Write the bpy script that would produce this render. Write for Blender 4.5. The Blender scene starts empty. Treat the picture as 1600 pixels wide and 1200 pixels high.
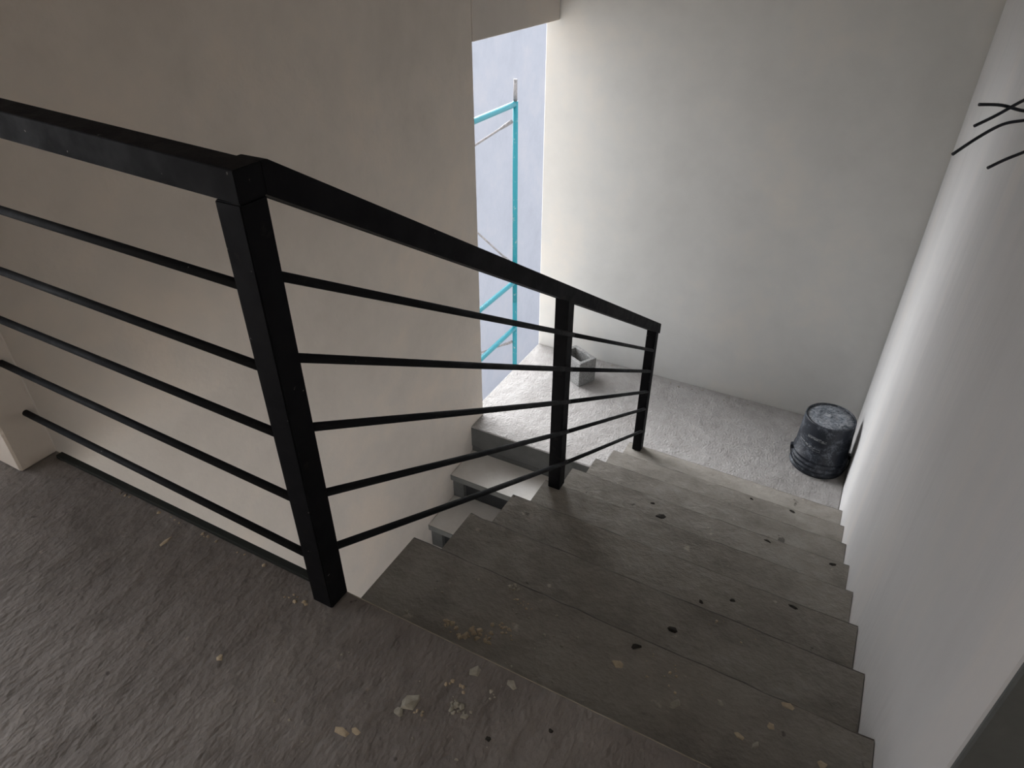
import bpy, bmesh, math, random
from mathutils import Vector, Matrix, noise

random.seed(7)
scene = bpy.context.scene
COL = scene.collection

# ------------------------------------------------------------------ camera
cam_d = bpy.data.cameras.new('camera')
cam_d.sensor_fit = 'HORIZONTAL'
cam_d.sensor_width = 36.0
cam_d.lens = 36.0 * 1072.05 / 1600.0
cam_d.clip_start = 0.02
cam = bpy.data.objects.new('camera', cam_d)
COL.objects.link(cam)
YAW, PITCH = -0.4901, 0.5951
fwd = Vector((math.sin(YAW) * math.cos(PITCH), math.cos(YAW) * math.cos(PITCH), -math.sin(PITCH)))
right = Vector((math.cos(YAW), -math.sin(YAW), 0))
up = right.cross(fwd)
rot = Matrix((right, up, -fwd)).transposed()
cam.matrix_world = Matrix.Translation((0.9084, -0.7536, 1.3008)) @ rot.to_4x4()
scene.camera = cam

# ------------------------------------------------------------------ overcast sky
SKY = 2.0
world = bpy.data.worlds.new('overcast_sky')
scene.world = world
world.use_nodes = True
wn, wl = world.node_tree.nodes, world.node_tree.links
wn.clear()
w_out = wn.new('ShaderNodeOutputWorld')
w_bg = wn.new('ShaderNodeBackground')
w_tc = wn.new('ShaderNodeTexCoord')
w_no = wn.new('ShaderNodeTexNoise')
w_no.inputs['Scale'].default_value = 2.2
w_no.inputs['Detail'].default_value = 5
w_rp = wn.new('ShaderNodeValToRGB')
w_rp.color_ramp.elements[0].position = 0.3
w_rp.color_ramp.elements[0].color = (0.80, 0.84, 0.93, 1)
w_rp.color_ramp.elements[1].position = 0.7
w_rp.color_ramp.elements[1].color = (0.97, 0.98, 1.0, 1)
wl.new(w_tc.outputs['Generated'], w_no.inputs['Vector'])
wl.new(w_no.outputs['Fac'], w_rp.inputs['Fac'])
wl.new(w_rp.outputs['Color'], w_bg.inputs['Color'])
w_bg.inputs['Strength'].default_value = SKY
wl.new(w_bg.outputs['Background'], w_out.inputs['Surface'])

# sun behind thin cloud: very soft, from the open side of the building
sun_d = bpy.data.lights.new('clouded_sun', 'SUN')
sun_d.energy = 15.5
sun_d.angle = math.radians(75)
sun_d.color = (0.98, 0.985, 1.0)
sun = bpy.data.objects.new('clouded_sun', sun_d)
COL.objects.link(sun)
sun.rotation_euler = Vector((0.74, -0.52, -0.33)).to_track_quat('-Z', 'Y').to_euler()

vs = scene.view_settings
vs.view_transform = 'Standard'
vs.look = 'None'
vs.gamma = 1.0
vs.use_curve_mapping = False
vs.exposure = 0.0
scene.cycles.max_bounces = 8
scene.cycles.diffuse_bounces = 6
scene.cycles.glossy_bounces = 2

# ------------------------------------------------------------------ helpers
def obj(name, verts, faces, mat, parent=None, smooth=False):
    me = bpy.data.meshes.new(name)
    me.from_pydata([tuple(v) for v in verts], [], faces)
    me.validate()
    bm = bmesh.new(); bm.from_mesh(me)
    bmesh.ops.recalc_face_normals(bm, faces=bm.faces)
    bm.to_mesh(me); bm.free()
    return link(name, me, mat, parent, smooth)

def link(name, me, mat, parent=None, smooth=False):
    o = bpy.data.objects.new(name, me)
    if mat: me.materials.append(mat)
    COL.objects.link(o)
    if parent: o.parent = parent
    if smooth:
        for p in me.polygons: p.use_smooth = True
    return o

def from_bm(name, bm, mat, parent=None, smooth=False):
    bmesh.ops.recalc_face_normals(bm, faces=bm.faces)
    me = bpy.data.meshes.new(name)
    bm.to_mesh(me); bm.free()
    return link(name, me, mat, parent, smooth)

def bm_box(x0, x1, y0, y1, z0, z1, bevel=0.0, seg=1):
    bm = bmesh.new()
    vs_ = [bm.verts.new(c) for c in ((x0,y0,z0),(x1,y0,z0),(x1,y1,z0),(x0,y1,z0),(x0,y0,z1),(x1,y0,z1),(x1,y1,z1),(x0,y1,z1))]
    for f in ((0,3,2,1),(4,5,6,7),(0,1,5,4),(1,2,6,5),(2,3,7,6),(3,0,4,7)):
        bm.faces.new([vs_[i] for i in f])
    if bevel:
        bmesh.ops.bevel(bm, geom=list(bm.edges), offset=bevel, segments=seg, affect='EDGES')
    return bm

def box(name, x0, x1, y0, y1, z0, z1, mat, parent=None, bevel=0.0, seg=1):
    return from_bm(name, bm_box(x0, x1, y0, y1, z0, z1, bevel, seg), mat, parent)

def prism_x(name, poly_yz, x0, x1, mat, parent=None, bevel=0.0):
    n = len(poly_yz)
    bm = bmesh.new()
    a = [bm.verts.new((x0, y, z)) for y, z in poly_yz]
    b = [bm.verts.new((x1, y, z)) for y, z in poly_yz]
    bm.faces.new(a); bm.faces.new(b[::-1])
    for i in range(n):
        j = (i + 1) % n
        bm.faces.new((a[i], b[i], b[j], a[j]))
    if bevel:
        bmesh.ops.bevel(bm, geom=list(bm.edges), offset=bevel, segments=2, affect='EDGES')
    return from_bm(name, bm, mat, parent)

def tube_bm(bm, pts, r, seg=12, cap=True):
    pts = [Vector(p) for p in pts]
    rings = []
    nrm = None
    for i, p in enumerate(pts):
        t = (pts[min(i+1, len(pts)-1)] - pts[max(i-1, 0)]).normalized()
        if nrm is None:
            nrm = t.orthogonal().normalized()
        nrm = (nrm - t * nrm.dot(t)).normalized()
        bi = t.cross(nrm)
        rr = r[i] if isinstance(r, (list, tuple)) else r
        rings.append([bm.verts.new(p + (nrm * math.cos(k*2*math.pi/seg) + bi * math.sin(k*2*math.pi/seg)) * rr) for k in range(seg)])
    for a, b in zip(rings, rings[1:]):
        for k in range(seg):
            f = bm.faces.new((a[k], a[(k+1) % seg], b[(k+1) % seg], b[k])); f.smooth = True
    if cap:
        bm.faces.new(rings[0][::-1]); bm.faces.new(rings[-1])

def tube(name, pts, r, mat, parent=None, seg=12):
    bm = bmesh.new(); tube_bm(bm, pts, r, seg)
    return from_bm(name, bm, mat, parent)

def empty(name, loc=(0, 0, 0), rz=0.0):
    o = bpy.data.objects.new(name, None)
    o.empty_display_size = 0.1
    COL.objects.link(o); o.location = loc; o.rotation_euler = (0, 0, rz)
    return o

def tag(o, label, cat=None, group=None, kind=None):
    if label: o['label'] = label
    if cat: o['category'] = cat
    if group: o['group'] = group
    if kind: o['kind'] = kind
    return o

def struct(o, label=None):
    o['kind'] = 'structure'
    if label: o['label'] = label
    return o

# ------------------------------------------------------------------ materials
def new_mat(name, rough=0.85):
    m = bpy.data.materials.new(name); m.use_nodes = True
    nt = m.node_tree
    b = nt.nodes['Principled BSDF']
    b.inputs['Roughness'].default_value = rough
    return m, nt, b

def N(nt, kind, **inp):
    n = nt.nodes.new(kind)
    for k, v in inp.items():
        n.inputs[k.replace('_', ' ')].default_value = v
    return n

def coords(nt, scale=(1, 1, 1), rot=(0, 0, 0)):
    g = nt.nodes.new('ShaderNodeNewGeometry')
    mp = nt.nodes.new('ShaderNodeMapping')
    mp.inputs['Scale'].default_value = scale
    mp.inputs['Rotation'].default_value = rot
    nt.links.new(g.outputs['Position'], mp.inputs['Vector'])
    return mp.outputs['Vector']

def noise_n(nt, vec, scale, detail=6, rough=0.6, dist=0.0):
    n = N(nt, 'ShaderNodeTexNoise', Scale=scale, Detail=detail, Roughness=rough, Distortion=dist)
    nt.links.new(vec, n.inputs['Vector'])
    return n.outputs['Fac']

def ramp(nt, fac, stops):
    r = nt.nodes.new('ShaderNodeValToRGB')
    el = r.color_ramp.elements
    while len(el) < len(stops): el.new(0.5)
    for e, (p, c) in zip(el, stops):
        e.position = p
        e.color = (*c, 1) if len(c) == 3 else c
    nt.links.new(fac, r.inputs['Fac'])
    return r.outputs['Color']

def mixc(nt, fac, a, b, blend='MIX'):
    m = nt.nodes.new('ShaderNodeMix'); m.data_type = 'RGBA'; m.blend_type = blend
    for sock, v in ((m.inputs[0], fac), (m.inputs[6], a), (m.inputs[7], b)):
        if hasattr(v, 'is_linked') or hasattr(v, 'links'): nt.links.new(v, sock)
        elif isinstance(v, (int, float)): sock.default_value = v
        else: sock.default_value = (*v, 1)
    return m.outputs[2]

def math_n(nt, op, a, b):
    m = nt.nodes.new('ShaderNodeMath'); m.operation = op
    for s, v in ((m.inputs[0], a), (m.inputs[1], b)):
        if isinstance(v, (int, float)): s.default_value = v
        else: nt.links.new(v, s)
    return m.outputs[0]

def bump(nt, b, height, strength, dist=0.01):
    bp = N(nt, 'ShaderNodeBump', Strength=strength, Distance=dist)
    nt.links.new(height, bp.inputs['Height'])
    nt.links.new(bp.outputs['Normal'], b.inputs['Normal'])

def plaster(name, col, var=0.1, stretch=(1, 1, 1), rot=(0, 0, 0), bstr=0.35, broad=0.0):
    m, nt, b = new_mat(name, 0.9)
    v = coords(nt, stretch, rot)
    big = noise_n(nt, v, 1.6, 4, 0.6, 0.3)
    mid = noise_n(nt, v, 7.0, 4, 0.62)
    f = math_n(nt, 'ADD', math_n(nt, 'MULTIPLY', big, 0.7), math_n(nt, 'MULTIPLY', mid, 0.3))
    lo = tuple(c * (1 - var) for c in col)
    hi = tuple(min(1, c * (1 + var)) for c in col)
    warm = (hi[0] * 1.02, hi[1] * 0.985, hi[2] * 0.95)
    c = ramp(nt, f, [(0.32, lo), (0.5, col), (0.68, warm)])
    nt.links.new(c, b.inputs['Base Color'])
    h = mid
    if broad:
        h = math_n(nt, 'ADD', h, math_n(nt, 'MULTIPLY', big, broad))
    bump(nt, b, h, bstr, 0.012)
    return m

def concrete(name, lo, mid_c, hi, stretch=(1, 1, 1), rot=(0, 0, 0), bstr=0.6, bdist=0.012, fine_w=0.35, spots=True, tone=0.0):
    m, nt, b = new_mat(name, 0.88)
    v0 = coords(nt)
    v = coords(nt, stretch, rot)
    big = noise_n(nt, v0, 2.3, 4, 0.65, 0.3)
    mid = noise_n(nt, v, 16.0, 3, 0.6)
    fine = noise_n(nt, v, 75.0, 3, 0.65)
    f = math_n(nt, 'ADD', math_n(nt, 'MULTIPLY', big, 0.6), math_n(nt, 'ADD', math_n(nt, 'MULTIPLY', mid, 0.28), math_n(nt, 'MULTIPLY', fine, 0.12)))
    c = ramp(nt, f, [(0.34, lo), (0.5, mid_c), (0.66, hi)])
    if spots:
        sp = noise_n(nt, v0, 14.0, 3, 0.55)
        mk = ramp(nt, sp, [(0.715, (0, 0, 0)), (0.745, (0.9, 0.9, 0.9))])
        c = mixc(nt, mk, c, tuple(x * 0.55 for x in lo))
        sp2 = noise_n(nt, v0, 21.0, 3, 0.6)
        mk2 = ramp(nt, sp2, [(0.68, (0, 0, 0)), (0.78, (0.55, 0.55, 0.55))])
        c = mixc(nt, mk2, c, (hi[0] * 1.7, hi[1] * 1.62, hi[2] * 1.45))
    if tone:
        oi = nt.nodes.new('ShaderNodeObjectInfo')
        t = math_n(nt, 'ADD', math_n(nt, 'MULTIPLY', oi.outputs['Random'], 2 * tone), 1 - tone)
        c = mixc(nt, 1.0, c, ramp(nt, math_n(nt, 'MULTIPLY', t, 0.5), [(0, (0, 0, 0)), (1, (2, 2, 2))]), 'MULTIPLY')
    nt.links.new(c, b.inputs['Base Color'])
    h = math_n(nt, 'ADD', mid, math_n(nt, 'MULTIPLY', fine, fine_w))
    bump(nt, b, h, bstr, bdist)
    return m

def steel(name, col=(0.0065, 0.0065, 0.008), rough=0.6):
    m, nt, b = new_mat(name, rough)
    v = coords(nt)
    d = noise_n(nt, v, 14.0, 5, 0.7)
    mk = ramp(nt, d, [(0.60, (0, 0, 0)), (0.80, (0.30, 0.30, 0.30))])
    c = mixc(nt, mk, col, (0.085, 0.08, 0.07))
    s = noise_n(nt, v, 55.0, 3, 0.5)
    mk2 = ramp(nt, s, [(0.735, (0, 0, 0)), (0.76, (0.8, 0.8, 0.8))])
    c = mixc(nt, mk2, c, (0.22, 0.21, 0.2))
    nt.links.new(c, b.inputs['Base Color'])
    rr = ramp(nt, d, [(0.4, (rough,) * 3), (0.7, (0.8,) * 3)])
    nt.links.new(rr, b.inputs['Roughness'])
    b.inputs['Specular IOR Level'].default_value = 0.1
    return m

M = {}
M['wall_left'] = plaster('plaster_warm_grey', (0.71, 0.645, 0.575), 0.10)
M['wall_back'] = plaster('plaster_light_grey', (0.68, 0.682, 0.665), 0.07)
M['wall_right'] = plaster('plaster_pale', (0.60, 0.595, 0.595), 0.06, stretch=(1.0, 1.6, 0.35), rot=(0.18, 0, 0), bstr=0.5, broad=2.5)
M['lintel'] = plaster('plaster_lintel', (0.68, 0.625, 0.57), 0.05)
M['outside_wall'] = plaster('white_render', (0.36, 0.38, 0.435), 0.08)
M['ceiling'] = plaster('plaster_ceiling', (0.55, 0.53, 0.50), 0.05)
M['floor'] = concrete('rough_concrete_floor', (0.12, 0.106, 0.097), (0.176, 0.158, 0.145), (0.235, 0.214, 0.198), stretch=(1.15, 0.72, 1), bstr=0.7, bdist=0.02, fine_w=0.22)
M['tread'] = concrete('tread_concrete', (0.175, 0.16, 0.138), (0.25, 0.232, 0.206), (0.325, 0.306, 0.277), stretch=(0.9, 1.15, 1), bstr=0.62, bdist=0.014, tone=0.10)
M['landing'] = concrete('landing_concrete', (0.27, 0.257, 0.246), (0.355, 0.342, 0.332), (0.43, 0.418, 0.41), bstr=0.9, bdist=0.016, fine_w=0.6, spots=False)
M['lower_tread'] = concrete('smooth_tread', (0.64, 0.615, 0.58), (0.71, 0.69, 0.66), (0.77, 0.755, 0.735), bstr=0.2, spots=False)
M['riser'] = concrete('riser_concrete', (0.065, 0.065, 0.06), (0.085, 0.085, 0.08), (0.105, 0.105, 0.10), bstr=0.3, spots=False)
M['shaded_end'] = concrete('painted_wall_end_shade', (0.085, 0.09, 0.088), (0.105, 0.11, 0.107), (0.125, 0.13, 0.126), bstr=0.2, spots=False)  # wall end in shade, its darkness put into the colour
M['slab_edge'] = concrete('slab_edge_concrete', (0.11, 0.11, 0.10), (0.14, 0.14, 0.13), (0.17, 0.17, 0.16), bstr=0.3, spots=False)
M['worn'] = concrete('painted_edge_light', (0.13, 0.11, 0.085), (0.30, 0.26, 0.19), (0.42, 0.37, 0.29), bstr=0.5)  # floor edge catching light, painted as a paler bevel
M['nosing_shadow'] = concrete('painted_nosing_shadow', (0.03, 0.027, 0.022), (0.07, 0.062, 0.05), (0.17, 0.15, 0.12), bstr=0.5, spots=False)  # shadow line under each nosing, painted as a dark edge strip
M['gap_shade'] = concrete('painted_gap_shade', (0.012, 0.012, 0.012), (0.016, 0.016, 0.016), (0.022, 0.022, 0.022), bstr=0.2, spots=False)  # darkness inside the open riser gaps, painted near-black
M['ground'] = concrete('outside_ground', (0.38, 0.36, 0.33), (0.46, 0.44, 0.41), (0.54, 0.52, 0.49), bstr=0.3, spots=False)
M['black_steel'] = steel('black_painted_steel')
M['mortar_steel'] = steel('mortar_smeared_steel', (0.028, 0.031, 0.029), 0.8)
M['dusty_steel'] = steel('dusty_black_steel', (0.013, 0.014, 0.016), 0.6)

# ------------------------------------------------------------------ dimensions (metres)
R_ = 0.175                      # riser
YN = [0.0, .337, .645, .958, 1.27, 1.58, 1.895, 2.213, 2.538]   # nosing positions of floor + 8 treads
W = 1.228                       # right wall
XL, XO = -1.092, -1.18          # left wall inner and outer face
YB = 3.621                      # back wall
YW = 2.568                      # where the left wall stops and the opening starts
ZLAND = -9 * R_
YLE = 2.401                     # landing edge above the lower flight
ZTOP, ZBOT = 2.6, -3.35

# ------------------------------------------------------------------ structure
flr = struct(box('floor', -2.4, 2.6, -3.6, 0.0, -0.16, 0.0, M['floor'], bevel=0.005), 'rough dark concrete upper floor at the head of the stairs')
flr.data.materials.append(M['worn'])  # painted edge light for the bevel, not wear
for p in flr.data.polygons:
    if p.normal.y > .3 and p.normal.z > .3: p.material_index = 1  # bevel gets the painted edge light
struct(box('wall_left', XO - .04, XL, 0.0, YW, ZBOT, ZTOP, M['wall_left'], bevel=0.006), 'warm grey plastered wall beside the lower flight')
struct(box('trim_1', XO - .04, XL + .004, YW + .001, YB - .001, .784, ZTOP, M['lintel'], bevel=0.004), 'plastered lintel beam over the tall opening')
struct(box('wall_back', XO, W + .2, YB, YB + .15, ZBOT, ZTOP, M['wall_back'], bevel=0.004), 'pale grey plastered wall behind the landing')
struct(box('wall_right', W, W + .2, 0.0, YB - .002, ZBOT, ZTOP, M['wall_right'], bevel=0.008), 'pale plastered wall along the right of the stairs')
struct(box('wall_front_left', -2.4, -1.012, -.11, -.001, 0.0, ZTOP, M['wall_left'], bevel=0.006), 'plastered wall end that the level railing runs into')
struct(box('wall_front_right', W + .2, 2.6, 0.002, .15, ZBOT, ZTOP, M['wall_left'], bevel=0.004), 'shaded plastered wall beside the stair head')
struct(box('added_shade_plate', W, 2.6, -.012, .0, 0.0, ZTOP, M['shaded_end'], bevel=.003), 'added dark grey plate standing for shade on the wall end right of the stair head')  # added plate whose dark colour stands for shade on the wall end
struct(box('ceiling', -2.4, 2.8, -3.8, YB + .15, ZTOP, ZTOP + .15, M['ceiling']), 'plastered ceiling')
struct(box('wall_rear', -2.4, 2.8, -3.8, -3.6, -.3, ZTOP, M['wall_left']), 'rear wall behind the viewer')
struct(box('wall_side_right', 2.6, 2.8, -3.6, .15, -.3, ZTOP, M['wall_left']), 'side wall right of the stair head')
# outer left wall of the upper room with a wide unglazed window opening
bm = bmesh.new()
for y0, y1, z0, z1 in ((-3.6, -2.6, ZBOT, ZTOP), (-.3, -.112, ZBOT, ZTOP), (-2.6, -.3, ZBOT, .0), (-2.6, -.3, 2.1, ZTOP)):
    b2 = bm_box(-2.4, -2.2, y0, y1, z0, z1)
    me = bpy.data.meshes.new('tmp'); b2.to_mesh(me); b2.free(); bm.from_mesh(me); bpy.data.meshes.remove(me)
struct(from_bm('wall_side_left', bm, M['wall_left']), 'side wall with a wide window opening')
struct(box('floor_lower', -2.4, 2.6, -3.6, YB, ZBOT - .15, ZBOT, M['lower_tread']), 'concrete floor of the storey below')
struct(box('wall_lower_left', -2.4, XL, -.11, -.001, ZBOT, -.16, M['wall_left']), 'plastered wall of the storey below')
struct(box('wall_left_below', XO - .04, XL, YW + .001, YB - .001, ZBOT, ZLAND - .171, M['wall_left']), 'plastered wall under the landing')
# outside
struct(box('ground', -40, 40, -40, 40, -7.2, -7.0, M['ground']), 'pale bare ground outside')
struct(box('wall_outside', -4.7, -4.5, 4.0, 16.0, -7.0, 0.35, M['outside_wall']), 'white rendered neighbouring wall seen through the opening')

# landing slab
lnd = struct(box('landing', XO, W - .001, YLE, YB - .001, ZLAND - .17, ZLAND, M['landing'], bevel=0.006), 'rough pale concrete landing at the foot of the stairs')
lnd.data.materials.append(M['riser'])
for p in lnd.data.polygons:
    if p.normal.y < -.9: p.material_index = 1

# upper flight: separate treads, risers, waist slab
def tread_mesh(name, xl, xr, y0l, y0r, y1l, y1r, z, th, mat, parent, seed, rough=0.004):
    """slab whose front edge is slightly chipped and wavy"""
    rnd = random.Random(seed)
    n = 26
    bm = bmesh.new()
    cols = []
    for i in range(n + 1):
        t = i / n
        x = xl + (xr - xl) * t
        yb = y0l + (y0r - y0l) * t
        yf = y1l + (y1r - y1l) * t + (rnd.random() - .5) * rough
        dz = (rnd.random() - .5) * rough * 0.6
        prof = [(yb, z), (yf - .008, z), (yf - .0025, z - .003 + dz), (yf, z - .011 + dz), (yf - .004, z - th), (yb, z - th)]
        cols.append([bm.verts.new((x, y, zz)) for y, zz in prof])
    for a, b in zip(cols, cols[1:]):
        for k in range(len(a)):
            j = (k + 1) % len(a)
            f = bm.faces.new((a[k], a[j], b[j], b[k]))
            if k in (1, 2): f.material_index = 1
    bm.faces.new(cols[0]); bm.faces.new(cols[-1][::-1])
    o = from_bm(name, bm, mat, parent)
    o.data.materials.append(M['nosing_shadow'])
    return o

stair = empty('stair_flight', (0, 0, 0))
struct(stair, 'upper flight of worn concrete steps down to the landing')
XT = [0, .004, .002, -.002, -.008, -.010, -.008, -.014, -.018]
for i in range(1, 9):
    z = -i * R_
    dy = .010
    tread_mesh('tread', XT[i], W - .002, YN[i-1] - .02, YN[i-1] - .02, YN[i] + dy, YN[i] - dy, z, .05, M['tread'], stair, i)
for i in range(0, 9):
    z1 = -i * R_ - .05
    y = YN[i] - .03
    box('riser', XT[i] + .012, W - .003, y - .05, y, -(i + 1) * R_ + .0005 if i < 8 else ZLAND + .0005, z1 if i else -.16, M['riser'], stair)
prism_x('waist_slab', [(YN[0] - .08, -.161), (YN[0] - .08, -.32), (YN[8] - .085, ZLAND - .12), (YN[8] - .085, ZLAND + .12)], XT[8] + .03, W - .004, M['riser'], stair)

# lower flight, coming back towards the viewer under the upper one
low = empty('stair_flight_lower', (0, 0, 0))
struct(low, 'lower flight of pale concrete steps beside the left wall')
R2, D2 = .208, .2904
XR2 = -.03
for k in range(1, 9):
    z = ZLAND - k * R2
    yf = YLE - k * D2
    bm = bm_box(XL + .002, XR2, yf, yf + D2 + .06, z - .045, z, .004)
    o = from_bm('tread', bm, M['lower_tread'], low)
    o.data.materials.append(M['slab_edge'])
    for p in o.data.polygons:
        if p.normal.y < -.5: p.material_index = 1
    if k < 8: box('riser', XL + .0855, XR2 - .0855, yf + .06, yf + .09, z - R2 + .0005, z - .0455, M['gap_shade'], low)  # added board, not a riser: stands for the shade in the open gap
    # pier under the tread next to the wall; the near-black board paints the shade of the open gap
    box('pier', XL + .003, XL + .085, yf + .030, yf + .12, max(z - R2, ZBOT) + .0005, z - .0455, M['riser'], low)
    box('pier', XR2 - .085, XR2 - .004, yf + .035, yf + .12, max(z - R2, ZBOT) + .0005, z - .0455, M['riser'], low)
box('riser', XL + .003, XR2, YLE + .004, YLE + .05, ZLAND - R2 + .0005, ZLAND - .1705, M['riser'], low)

# ------------------------------------------------------------------ railing
rail = empty('stair_railing', (.045, -.03, 0))
tag(rail, 'black steel stair railing with five thin bars and square posts', 'railing')
def rbox(name, *a, bevel=.0025):
    o = box(name, *a, M['black_steel'], None, bevel, 2); adopt(o, rail); return o
def adopt(o, p):
    o.parent = p; o.matrix_parent_inverse = Matrix.Translation(p.location).inverted()
    return o
PX0, PX1 = .017, .073
P1 = (-.058, -.002)
# posts
rbox('post', PX0, PX1, P1[0], P1[1], 0.0, .944)
S = -.605
def hb(y): return .944 + S * (y - .0)          # underside of the sloping handrail
for yc, zb in ((1.266, -4 * R_), (2.510, -8 * R_)):
    o = prism_x('post', [(yc - .027, zb), (yc + .027, zb), (yc + .027, hb(yc + .027) + .004), (yc - .027, hb(yc - .027) + .004)], PX0 + .002, PX1 - .002, M['black_steel'], None, .002)
    adopt(o, rail)
# handrails
HT = .052
bm = bm_box(-1.013, PX1, P1[0], P1[1], .944, .944 + HT, .0012, 2)
for v in bm.verts: v.co.z += .045 * (PX1 - v.co.x)
adopt(from_bm('handrail', bm, M['black_steel']), rail)
vt = HT / math.cos(math.atan(-S))
ye = 2.562
o = prism_x('handrail', [(P1[1] - .0005, .944), (0.0, .944), (ye, hb(ye)), (ye, hb(ye) + vt), (.012, .944 + HT), (P1[1] - .0005, .944 + HT)], PX0, PX1, M['black_steel'], None, .0012)
adopt(o, rail)
# thin bars
HL = [.785, .620, .465, .292, .122]
HP1 = [.789, .626, .466, .292, .131]
SL = [-.595, -.585, -.577, -.556, -.558]
for k in range(5):
    adopt(tube('bar', [(-1.013, -.034, HL[k] + (.024, .024, .022, .034, .040)[k]), (PX0 + .004, -.034, HL[k])], .0092, M['dusty_steel']), rail)
    z = lambda y: HP1[k] + SL[k] * (y - .02)
    adopt(tube('bar', [(.058, -.006, z(-.006)), (.072, .6, z(.6)), (.080, 1.27, z(1.27))], .0092, M['dusty_steel']), rail)
    adopt(tube('bar', [(.080, 1.2705, z(1.2705)), (.064, 2.490, z(2.490))], .0088, M['dusty_steel']), rail)
# bar lying on the floor edge
o = box('floor_bar', -.985, PX0 - .001, -.024, -.004, 0.0, .012, M['mortar_steel'], None, .002); adopt(o, rail)

# ------------------------------------------------------------------ bucket (upside down)
def bucket_mat():
    m, nt, b = new_mat('dusty_black_plastic', 0.5)
    v = coords(nt)
    a = noise_n(nt, v, 9.0, 7, 0.7, 1.0)
    f = noise_n(nt, v, 60.0, 6, 0.75, 0.8)
    s = math_n(nt, 'ADD', math_n(nt, 'MULTIPLY', a, 0.6), math_n(nt, 'MULTIPLY', f, 0.4))
    mk = ramp(nt, s, [(0.50, (0, 0, 0)), (0.64, (0.85, 0.85, 0.85))])
    c = mixc(nt, mk, (0.009, 0.013, 0.022), (0.19, 0.21, 0.245))
    nt.links.new(c, b.inputs['Base Color'])
    bump(nt, b, f, 0.25, 0.004)
    return m
def bucket_base_mat():
    m, nt, b = new_mat('plastic_caked_with_cement', 0.75)
    v = coords(nt)
    f = noise_n(nt, v, 26.0, 7, 0.72, 1.2)
    c = ramp(nt, f, [(0.36, (0.03, 0.042, 0.055)), (0.5, (0.20, 0.22, 0.25)), (0.68, (0.44, 0.45, 0.47))])
    nt.links.new(c, b.inputs['Base Color'])
    bump(nt, b, f, 0.35, 0.004)
    return m
M['bucket'] = bucket_mat()
M['bucket_base'] = bucket_base_mat()

def lathe(name, prof, mat, parent, seg=56, close=True):
    bm = bmesh.new()
    rings = []
    for r, z in prof:
        if r < 1e-6: rings.append([bm.verts.new((0, 0, z))])
        else: rings.append([bm.verts.new((r * math.cos(k*2*math.pi/seg), r * math.sin(k*2*math.pi/seg), z)) for k in range(seg)])
    for a, b in zip(rings, rings[1:]):
        for k in range(seg):
            j = (k + 1) % seg
            if len(a) == 1 and len(b) == 1: continue
            if len(a) == 1: bm.faces.new((a[0], b[k], b[j]))
            elif len(b) == 1: bm.faces.new((a[k], a[j], b[0]))
            else: bm.faces.new((a[k], a[j], b[j], b[k]))
    o = from_bm(name, bm, mat, parent, True)
    return o

BH = .365
bk = empty('plastic_bucket', (1.048, 3.125, ZLAND))
tag(bk, 'cement-dusted black plastic bucket standing upside down on the landing', 'bucket')
# side wall, wider at the rim (which is on the floor), with raised bands near the rim
prof = [(.156, 0.0), (.164, 0.0), (.166, .006), (.166, .022), (.160, .026), (.160, .040), (.168, .044), (.168, .052), (.160, .056),
        (.160, .072), (.167, .076), (.167, .083), (.158, .088), (.158, .104), (.164, .108), (.164, .114), (.157, .118),
        (.150, .30), (.147, BH - .014), (.146, BH - .004), (.143, BH), (.138, BH), (.136, BH - .010), (.1365, BH - .02), (.15, .12), (.156, 0.0)]
body = lathe('body', prof, M['bucket'], bk)
lathe('base', [(0, BH - .006), (.03, BH - .006), (.034, BH - .0085), (.06, BH - .0085), (.063, BH - .0065), (.1, BH - .0065), (.104, BH - .009), (.1355, BH - .009), (.1355, BH - .014), (0, BH - .014)], M['bucket_base'], bk)
for a in (math.radians(188), math.radians(8)):
    bm = bm_box(-.012, .012, -.018, .018, -.016, .016, .004, 2)
    o = from_bm('handle_lug', bm, M['bucket'], body)
    o.location = (.166 * math.cos(a), .166 * math.sin(a), .095); o.rotation_euler = (0, 0, a)
pts = []
a0 = math.radians(188)
for i in range(21):
    t = i / 20
    a = a0 + t * math.pi
    z = .095 - .080 * math.sin(t * math.pi)
    pts.append((.1765 * math.cos(a), .1765 * math.sin(a), z))
tube('handle', pts, .0025, M['dusty_steel'], bk, 8)
# worn, illegible pale printing on the side facing the stairs
mp, ntp, bp_ = new_mat('worn_pale_print', 0.8)
ff = noise_n(ntp, coords(ntp), 90, 5, 0.7, 0.5)
ntp.links.new(ramp(ntp, ff, [(0.42, (0.03, 0.035, 0.04)), (0.6, (0.26, 0.27, 0.28))]), bp_.inputs['Base Color'])
def print_strip(a0, a1, z0, z1):
    n = 8; vs_, fs = [], []
    for i in range(n + 1):
        a = a0 + (a1 - a0) * i / n
        for z in (z0, z1):
            r = .157 - (z - .118) * (.007 / .182) + .0006
            vs_.append((r * math.cos(a), r * math.sin(a), z))
    for i in range(n): fs.append((2*i, 2*i+2, 2*i+3, 2*i+1))
    o = obj('printed_mark', vs_, fs, mp, body)
    md = o.modifiers.new('t', 'SOLIDIFY'); md.thickness = .0006; md.offset = 1
D = math.radians
for a0, a1, z0, z1 in ((-128, -96, .262, .280), (-100, -84, .258, .274), (-150, -132, .212, .219), (-130, -121, .200, .214), (-119, -112, .198, .212), (-110, -92, .186, .190), (-110, -92, .202, .2055), (-110, -108.8, .186, .2055), (-93.2, -92, .186, .2055)):
    print_strip(D(a0), D(a1), z0, z1)

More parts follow.
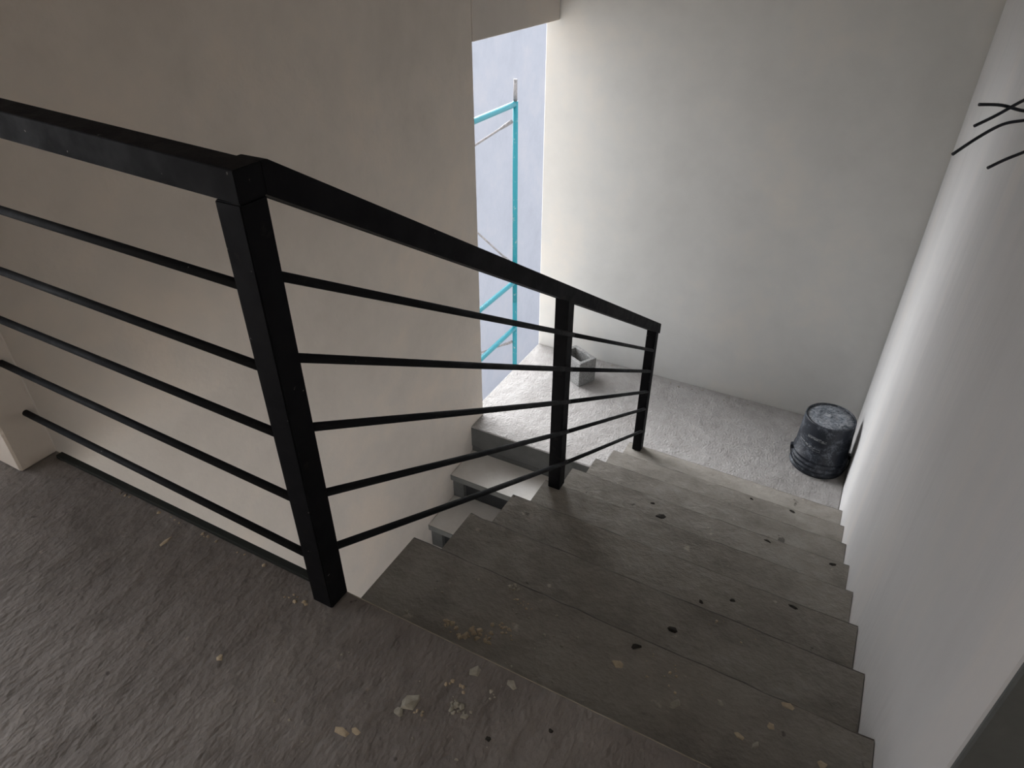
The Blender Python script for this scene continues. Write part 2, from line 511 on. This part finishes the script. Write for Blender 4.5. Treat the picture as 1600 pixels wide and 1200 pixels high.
# ------------------------------------------------------------------ hollow concrete block
def block_mat():
    m, nt, b = new_mat('concrete_block_grey', 0.95)
    v = coords(nt)
    a = noise_n(nt, v, 130, 5, 0.75)
    g = noise_n(nt, v, 14, 4, 0.6)
    s = math_n(nt, 'ADD', math_n(nt, 'MULTIPLY', a, 0.75), math_n(nt, 'MULTIPLY', g, 0.25))
    nt.links.new(ramp(nt, s, [(0.38, (0.12, 0.12, 0.12)), (0.5, (0.27, 0.27, 0.265)), (0.64, (0.42, 0.42, 0.41))]), b.inputs['Base Color'])
    bump(nt, b, a, 0.8, 0.006)
    return m
M['block'] = block_mat()
def concrete_block():
    L, B_, H, t = .235, .158, .20, .030
    bm = bmesh.new()
    def ring(l, b, z): return [bm.verts.new((sx * l / 2, sy * b / 2, z)) for sx, sy in ((-1, -1), (1, -1), (1, 1), (-1, 1))]
    o0, o1 = ring(L, B_, 0), ring(L, B_, H)
    i1, i0 = ring(L - 2*t, B_ - 2*t, H), ring(L - 2*t - .012, B_ - 2*t - .012, 0)
    for a, b in ((o0, o1), (o1, i1), (i1, i0), (i0, o0)):
        for k in range(4):
            j = (k + 1) % 4
            bm.faces.new((a[k], a[j], b[j], b[k]))
    bmesh.ops.bevel(bm, geom=list(bm.edges), offset=.004, segments=1, affect='EDGES')
    bmesh.ops.subdivide_edges(bm, edges=list(bm.edges), cuts=3, use_grid_fill=True)
    for v in bm.verts:
        n = noise.noise_vector(v.co * 60) * .0014
        v.co += Vector((n.x, n.y, n.z if v.co.z > .003 else 0))
    return from_bm('concrete_block', bm, M['block'])
cb = concrete_block()
cb.location = (-.703, 3.312, ZLAND + .0005)
cb.rotation_euler = (0, 0, math.atan2(.46, -.887))
tag(cb, 'grey hollow concrete block standing on end on the landing near the opening', 'concrete block')

# ------------------------------------------------------------------ scaffold outside the opening
def teal_mat():
    m, nt, b = new_mat('teal_painted_tube', 0.5)
    v = coords(nt)
    d = noise_n(nt, v, 30, 5, 0.65, 0.5)
    mk = ramp(nt, d, [(0.60, (0, 0, 0)), (0.70, (0.9, 0.9, 0.9))])
    nt.links.new(mixc(nt, mk, (0.0, 0.165, 0.21), (0.26, 0.30, 0.30)), b.inputs['Base Color'])
    return m
M['teal'] = teal_mat()
m, nt, b = new_mat('dull_galvanised', 0.6)
nt.links.new(ramp(nt, noise_n(nt, coords(nt), 40, 4), [(0.35, (0.13, 0.125, 0.13)), (0.65, (0.24, 0.23, 0.235))]), b.inputs['Base Color'])
M['galv'] = m
SX, SY, SY2 = -1.9, 4.57, 3.05
SX2 = -3.9
sc = empty('scaffold', (SX, SY, -7.0))
tag(sc, 'teal tubular scaffold frame with grey braces outside the opening', 'scaffold')
def sct(name, pts, r, mat, seg=10): return adopt(tube(name, pts, r, mat, None, seg), sc)
for x in (SX, SX2):
    for y in (SY, SY2):
        for z0, z1 in ((-1.80, .055), (-3.80, -1.801), (-5.80, -3.801), (-6.99, -5.801)):
            sct('post', [(x, y, z0), (x, y, z1)], .024, M['teal'])
        sct('coupling_pin', [(x, y, .0555), (x, y, .225)], .017, M['galv'])
        sct('base_plate', [(x, y, -7.0), (x, y, -6.991)], .06, M['teal'])
    for z in (.035, -1.58, -2.09, -3.58, -4.09, -5.58):
        sct('crossbar', [(x, SY2 + .0245, z), (x, SY - .0245, z)], .024, M['teal'])
for y in (SY, SY2):
    yy = y + (-.03 if y == SY else .03)
    for z0, z1 in ((-.10, -1.40), (-1.40, -.10), (-2.24, -3.5), (-3.5, -2.24)):
        o_ = -.006 if z0 > z1 else .006
        a = Vector((SX - .015, yy + o_, z0)); c = Vector((SX2 + .015, yy + o_, z1))
        d = (c - a)
        sct('brace', [a, a + d * .03, a + d * .06, c - d * .06, c - d * .03, c], [.016, .016, .0095, .0095, .016, .016], M['galv'], 8)

# ------------------------------------------------------------------ cut cables sticking out of the right wall
m, nt, b = new_mat('black_cable_sheath', 0.45)
nt.links.new(ramp(nt, noise_n(nt, coords(nt), 30, 3), [(0.3, (0.006, 0.008, 0.014)), (0.7, (0.012, 0.016, 0.026))]), b.inputs['Base Color'])
M['cable'] = m
CAB = [
    ('cut black cable with a nearly level upper end by the right wall', [(1.040, .844, 1.016), (1.078, .868, 1.014), (1.118, .884, 1.005), (1.165, .93, 1.0), (1.205, .985, .99), (1.226, 1.02, .985)]),
    ('cut black cable crossing just under the uppermost one', [(1.043, .82, .983), (1.073, .848, .999), (1.112, .876, 1.026), (1.158, .925, 1.045), (1.20, .975, 1.05), (1.226, 1.01, 1.045)]),
    ('longest cut black cable reaching furthest left of the four', [(1.021, .774, .9395), (1.055, .81, .9665), (1.088, .846, .985), (1.121, .868, .9915), (1.17, .92, .992), (1.21, .985, .98), (1.226, 1.03, .97)]),
    ('lowest cut black cable of the four at the right wall', [(1.0855, .793, .9185), (1.110, .817, .931), (1.1375, .84, .943), (1.175, .90, .953), (1.21, .98, .955), (1.226, 1.03, .953)]),
]
def smooth_path(pts, n=6):
    P = [Vector(p) for p in pts]; out = []
    for i in range(len(P) - 1):
        p0, p1, p2, p3 = P[max(i-1, 0)], P[i], P[i+1], P[min(i+2, len(P)-1)]
        for k in range(n):
            t = k / n
            out.append(0.5 * ((2*p1) + (p2-p0)*t + (2*p0-5*p1+4*p2-p3)*t*t + (3*p1-p0-3*p2+p3)*t**3))
    out.append(P[-1]); return out
for lab, pts in CAB:
    o = tube('electric_cable', smooth_path(pts), .0030, M['cable'], None, 10)
    tag(o, lab, 'cable', 'cut cables at the right wall')

# ------------------------------------------------------------------ debris
def crumb_mat(name, lo, hi):
    m, nt, b = new_mat(name, 0.95)
    nt.links.new(ramp(nt, noise_n(nt, coords(nt), 60, 4), [(0.3, lo), (0.7, hi)]), b.inputs['Base Color'])
    return m
M['pale'] = crumb_mat('pale_plaster_chip', (0.25, 0.235, 0.19), (0.42, 0.395, 0.335))
M['tan'] = crumb_mat('tan_mortar_crumb', (0.36, 0.29, 0.20), (0.52, 0.43, 0.31))
M['dirt'] = crumb_mat('dark_dirt', (0.012, 0.011, 0.009), (0.04, 0.034, 0.026))

def hull(name, sx, sy, sz, mat, seed, n=14):
    """convex irregular lump resting on z = 0"""
    rnd = random.Random(seed)
    bm = bmesh.new()
    for _ in range(n):
        a = rnd.random() * 2 * math.pi; h = rnd.random()
        r = (0.72 + .28 * rnd.random()) * (1.0 - .45 * h)
        bm.verts.new((sx * r * math.cos(a), sy * r * math.sin(a), sz * h))
    for k in range(5):
        a = k * 2 * math.pi / 5 + rnd.random()
        bm.verts.new((sx * math.cos(a) * .95, sy * math.sin(a) * .95, 0))
    bmesh.ops.convex_hull(bm, input=list(bm.verts))
    loose = [v for v in bm.verts if not v.link_faces]
    bmesh.ops.delete(bm, geom=loose, context='VERTS')
    return from_bm(name, bm, mat)

def zt(i): return -i * R_
# larger flakes and lumps, each with its own description
BIG = [
    ('plaster_chunk', (.361, -.160, 0), .018, .024, .013, 'pale', 'largest pale plaster chunk lying on the upper floor'),
    ('plaster_chunk', (.352, -.187, 0), .012, .011, .010, 'pale', 'broken pale corner piece against the largest plaster chunk'),
    ('plaster_chunk', (.440, -.040, 0), .013, .016, .005, 'pale', 'flat pale flake on the upper floor touching the step edge'),
    ('plaster_chunk', (.522, -.030, 0), .014, .010, .004, 'pale', 'thin pale flake right of the others at the floor edge'),
    ('plaster_chunk', (.278, -.272, 0), .019, .009, .004, 'tan', 'thin tan flake nearest the viewer on the upper floor'),
    ('plaster_chunk', (.302, -.258, 0), .012, .007, .003, 'tan', 'small tan flake beside the nearest flake on the floor'),
    ('plaster_chunk', (-.055, -.268, 0), .010, .008, .006, 'tan', 'lone tan crumb in the open middle of the floor'),
    ('plaster_chunk', (-.434, -.096, 0), .006, .022, .004, 'tan', 'thin straw-coloured sliver near the level railing'),
    ('plaster_chunk', (.135, .119, zt(1)), .009, .007, .007, 'pale', 'whitish crumb at the left end of the top tread'),
    ('plaster_chunk', (.668, .234, zt(1)), .016, .012, .003, 'tan', 'round tan flake in the middle of the top tread'),
    ('plaster_chunk', (.820, .200, zt(1)), .010, .018, .004, 'pale', 'oblong pale flake on the right half of the top tread'),
    ('plaster_chunk', (.909, .251, zt(1)), .010, .007, .004, 'pale', 'small oval pale flake right of the oblong one'),
    ('plaster_chunk', (1.046, .316, zt(1)), .016, .010, .004, 'tan', 'ragged tan crumb patch near the right wall on the top tread'),
    ('plaster_chunk', (1.022, .249, zt(1)), .009, .010, .004, 'tan', 'tan flake below the ragged one near the right wall'),
    ('plaster_chunk', (1.000, .189, zt(1)), .006, .014, .004, 'pale', 'narrow upright pale chip on the top tread at right'),
    ('plaster_chunk', (.965, .194, zt(1)), .013, .007, .004, 'tan', 'flat tan chip left of the narrow upright one'),
    ('plaster_chunk', (1.134, .214, zt(1)), .012, .010, .005, 'tan', 'tan lump nearest the right wall at the bottom of view'),
    ('dirt_clod', (.463, 1.474, zt(5)), .026, .016, .012, 'dirt', 'largest dark dirt clod, on the fifth tread'),
    ('dirt_clod', (.405, 1.535, zt(5)), .012, .008, .006, 'dirt', 'small dark clod just behind the largest one'),
    ('dirt_clod', (.737, .525, zt(2)), .016, .012, .006, 'dirt', 'dark clod on the second tread from the top'),
    ('dirt_clod', (.692, .300, zt(1)), .014, .010, .004, 'dirt', 'flat dark smear of dirt at the front of the top tread'),
    ('dirt_clod', (.768, .806, zt(3)), .011, .007, .004, 'dirt', 'left dark speck of the pair on the third tread'),
    ('dirt_clod', (.858, .859, zt(3)), .011, .008, .004, 'dirt', 'right dark speck of the pair on the third tread'),
    ('dirt_clod', (.906, 1.545, zt(5)), .017, .008, .006, 'dirt', 'dark clod at the right of the fifth tread edge'),
    ('dirt_clod', (.977, 2.185, zt(7)), .018, .010, .007, 'dirt', 'brown clod on the seventh tread edge towards the bucket'),
    ('dirt_clod', (.773, 2.180, zt(7)), .012, .008, .006, 'dirt', 'brown clod on the seventh tread left of its neighbour'),
    ('dirt_clod', (1.035, .925, zt(3)), .018, .007, .004, 'dirt', 'long dark sliver at the front of the third tread'),
    ('dirt_clod', (1.165, 1.540, zt(5)), .016, .009, .006, 'dirt', 'dark clod at the right wall end of the fifth tread'),
    ('dirt_clod', (.535, -.151, 0), .007, .006, .004, 'dirt', 'dark speck of dirt on the upper floor near the viewer'),
    ('dirt_clod', (.634, -.080, 0), .006, .005, .003, 'dirt', 'dark speck of dirt on the upper floor by the step edge'),
]
for k, (nm, p, sx, sy, sz, mt, lab) in enumerate(BIG):
    o = hull(nm, sx, sy, sz * .55, M[mt], 100 + k, 7)
    o.location = (p[0], p[1], p[2] + .0003)
    o.rotation_euler = (0, 0, random.random() * 1.2 - .6)
    tag(o, lab, 'plaster chunk' if nm == 'plaster_chunk' else 'dirt clod', 'larger plaster chips' if nm == 'plaster_chunk' else 'dirt clods on the steps')
# small crumbs: shared shapes, one object each
protos = {}
for mt in ('pale', 'tan'):
    for s in range(4):
        o = hull('plaster_crumb', 1, .8, .55, M[mt], 300 + s, 9)
        protos[(mt, s)] = o.data
        bpy.data.objects.remove(o)
def crumbs(cx, cy, z, rx, ry, n, s0, s1, mt, lab, grp):
    for _ in range(n):
        a = random.random() * 2 * math.pi; r = math.sqrt(random.random())
        o = bpy.data.objects.new('plaster_crumb', protos[(mt, random.randrange(4))])
        COL.objects.link(o)
        s = s0 + (s1 - s0) * random.random() ** 1.8
        o.location = (cx + rx * r * math.cos(a), cy + ry * r * math.sin(a), z + .0002)
        o.scale = (s, s, s); o.rotation_euler = (0, 0, random.random() * 6.28)
        tag(o, lab, 'crumb', grp)
crumbs(.458, -.127, 0, .026, .022, 14, .004, .010, 'pale', 'pale crumb in the cluster right of the largest plaster chunk', 'crumbs right of the largest chunk')
crumbs(.424, -.088, 0, .024, .014, 9, .004, .009, 'tan', 'tan crumb in the cluster between chunk and step edge', 'crumbs short of the step edge')
crumbs(.386, -.173, 0, .014, .012, 5, .003, .005, 'tan', 'tiny tan crumb beside the largest plaster chunk', 'crumbs beside the largest chunk')
crumbs(.498, -.072, 0, .012, .012, 4, .003, .006, 'pale', 'pale crumb alone near the floor edge', 'crumbs near the floor edge')
crumbs(.300, .140, zt(1), .075, .022, 34, .004, .011, 'tan', 'tan mortar crumb swept along the back of the top tread', 'crumbs at the back of the top tread')
crumbs(.375, .180, zt(1), .04, .03, 14, .003, .008, 'tan', 'tan mortar crumb scattered at the middle of the top tread', 'crumbs mid top tread')
crumbs(.345, .320, zt(1), .018, .010, 8, .004, .008, 'pale', 'pale crumb at the front edge of the top tread', 'crumbs at the front of the top tread')
crumbs(.246, .300, zt(1), .008, .008, 3, .003, .006, 'pale', 'white crumb at the left front of the top tread', 'crumbs at the left front of the top tread')
crumbs(.39, .285, zt(1), .03, .014, 10, .002, .005, 'tan', 'tan crumb in the thin smear on the top tread', 'crumbs in the smear on the top tread')
crumbs(.80, .27, zt(1), .09, .05, 14, .002, .006, 'tan', 'tan crumb strewn over the right half of the top tread', 'crumbs on the right half of the top tread')
crumbs(.90, .59, zt(2), .10, .04, 8, .002, .006, 'tan', 'tan crumb strewn over the second tread', 'crumbs on the second tread')
crumbs(-.5, -.035, 0, .42, .004, 16, .003, .007, 'tan', 'mortar crumb lodged along the floor bar of the railing', 'crumbs along the floor bar')
crumbs(-.01, -.075, 0, .05, .014, 8, .003, .007, 'tan', 'mortar crumb at the foot of the corner post', 'crumbs at the corner post')
crumbs(.45, .20, zt(1), .30, .10, 22, .002, .006, 'pale', 'pale speck of plaster strewn loosely over the top tread', 'loose specks on the top tread')
crumbs(.50, .50, zt(2), .35, .09, 12, .002, .005, 'pale', 'pale speck of plaster strewn loosely over the second tread', 'loose specks on the second tread')
crumbs(.35, -.20, 0, .35, .14, 18, .002, .005, 'pale', 'pale speck of plaster strewn loosely over the upper floor', 'loose specks on the upper floor')
crumbs(-.2, 3.555, ZLAND, .9, .035, 30, .005, .012, 'pale', 'plaster dropping on the landing along the foot of the back wall', 'droppings along the back wall')
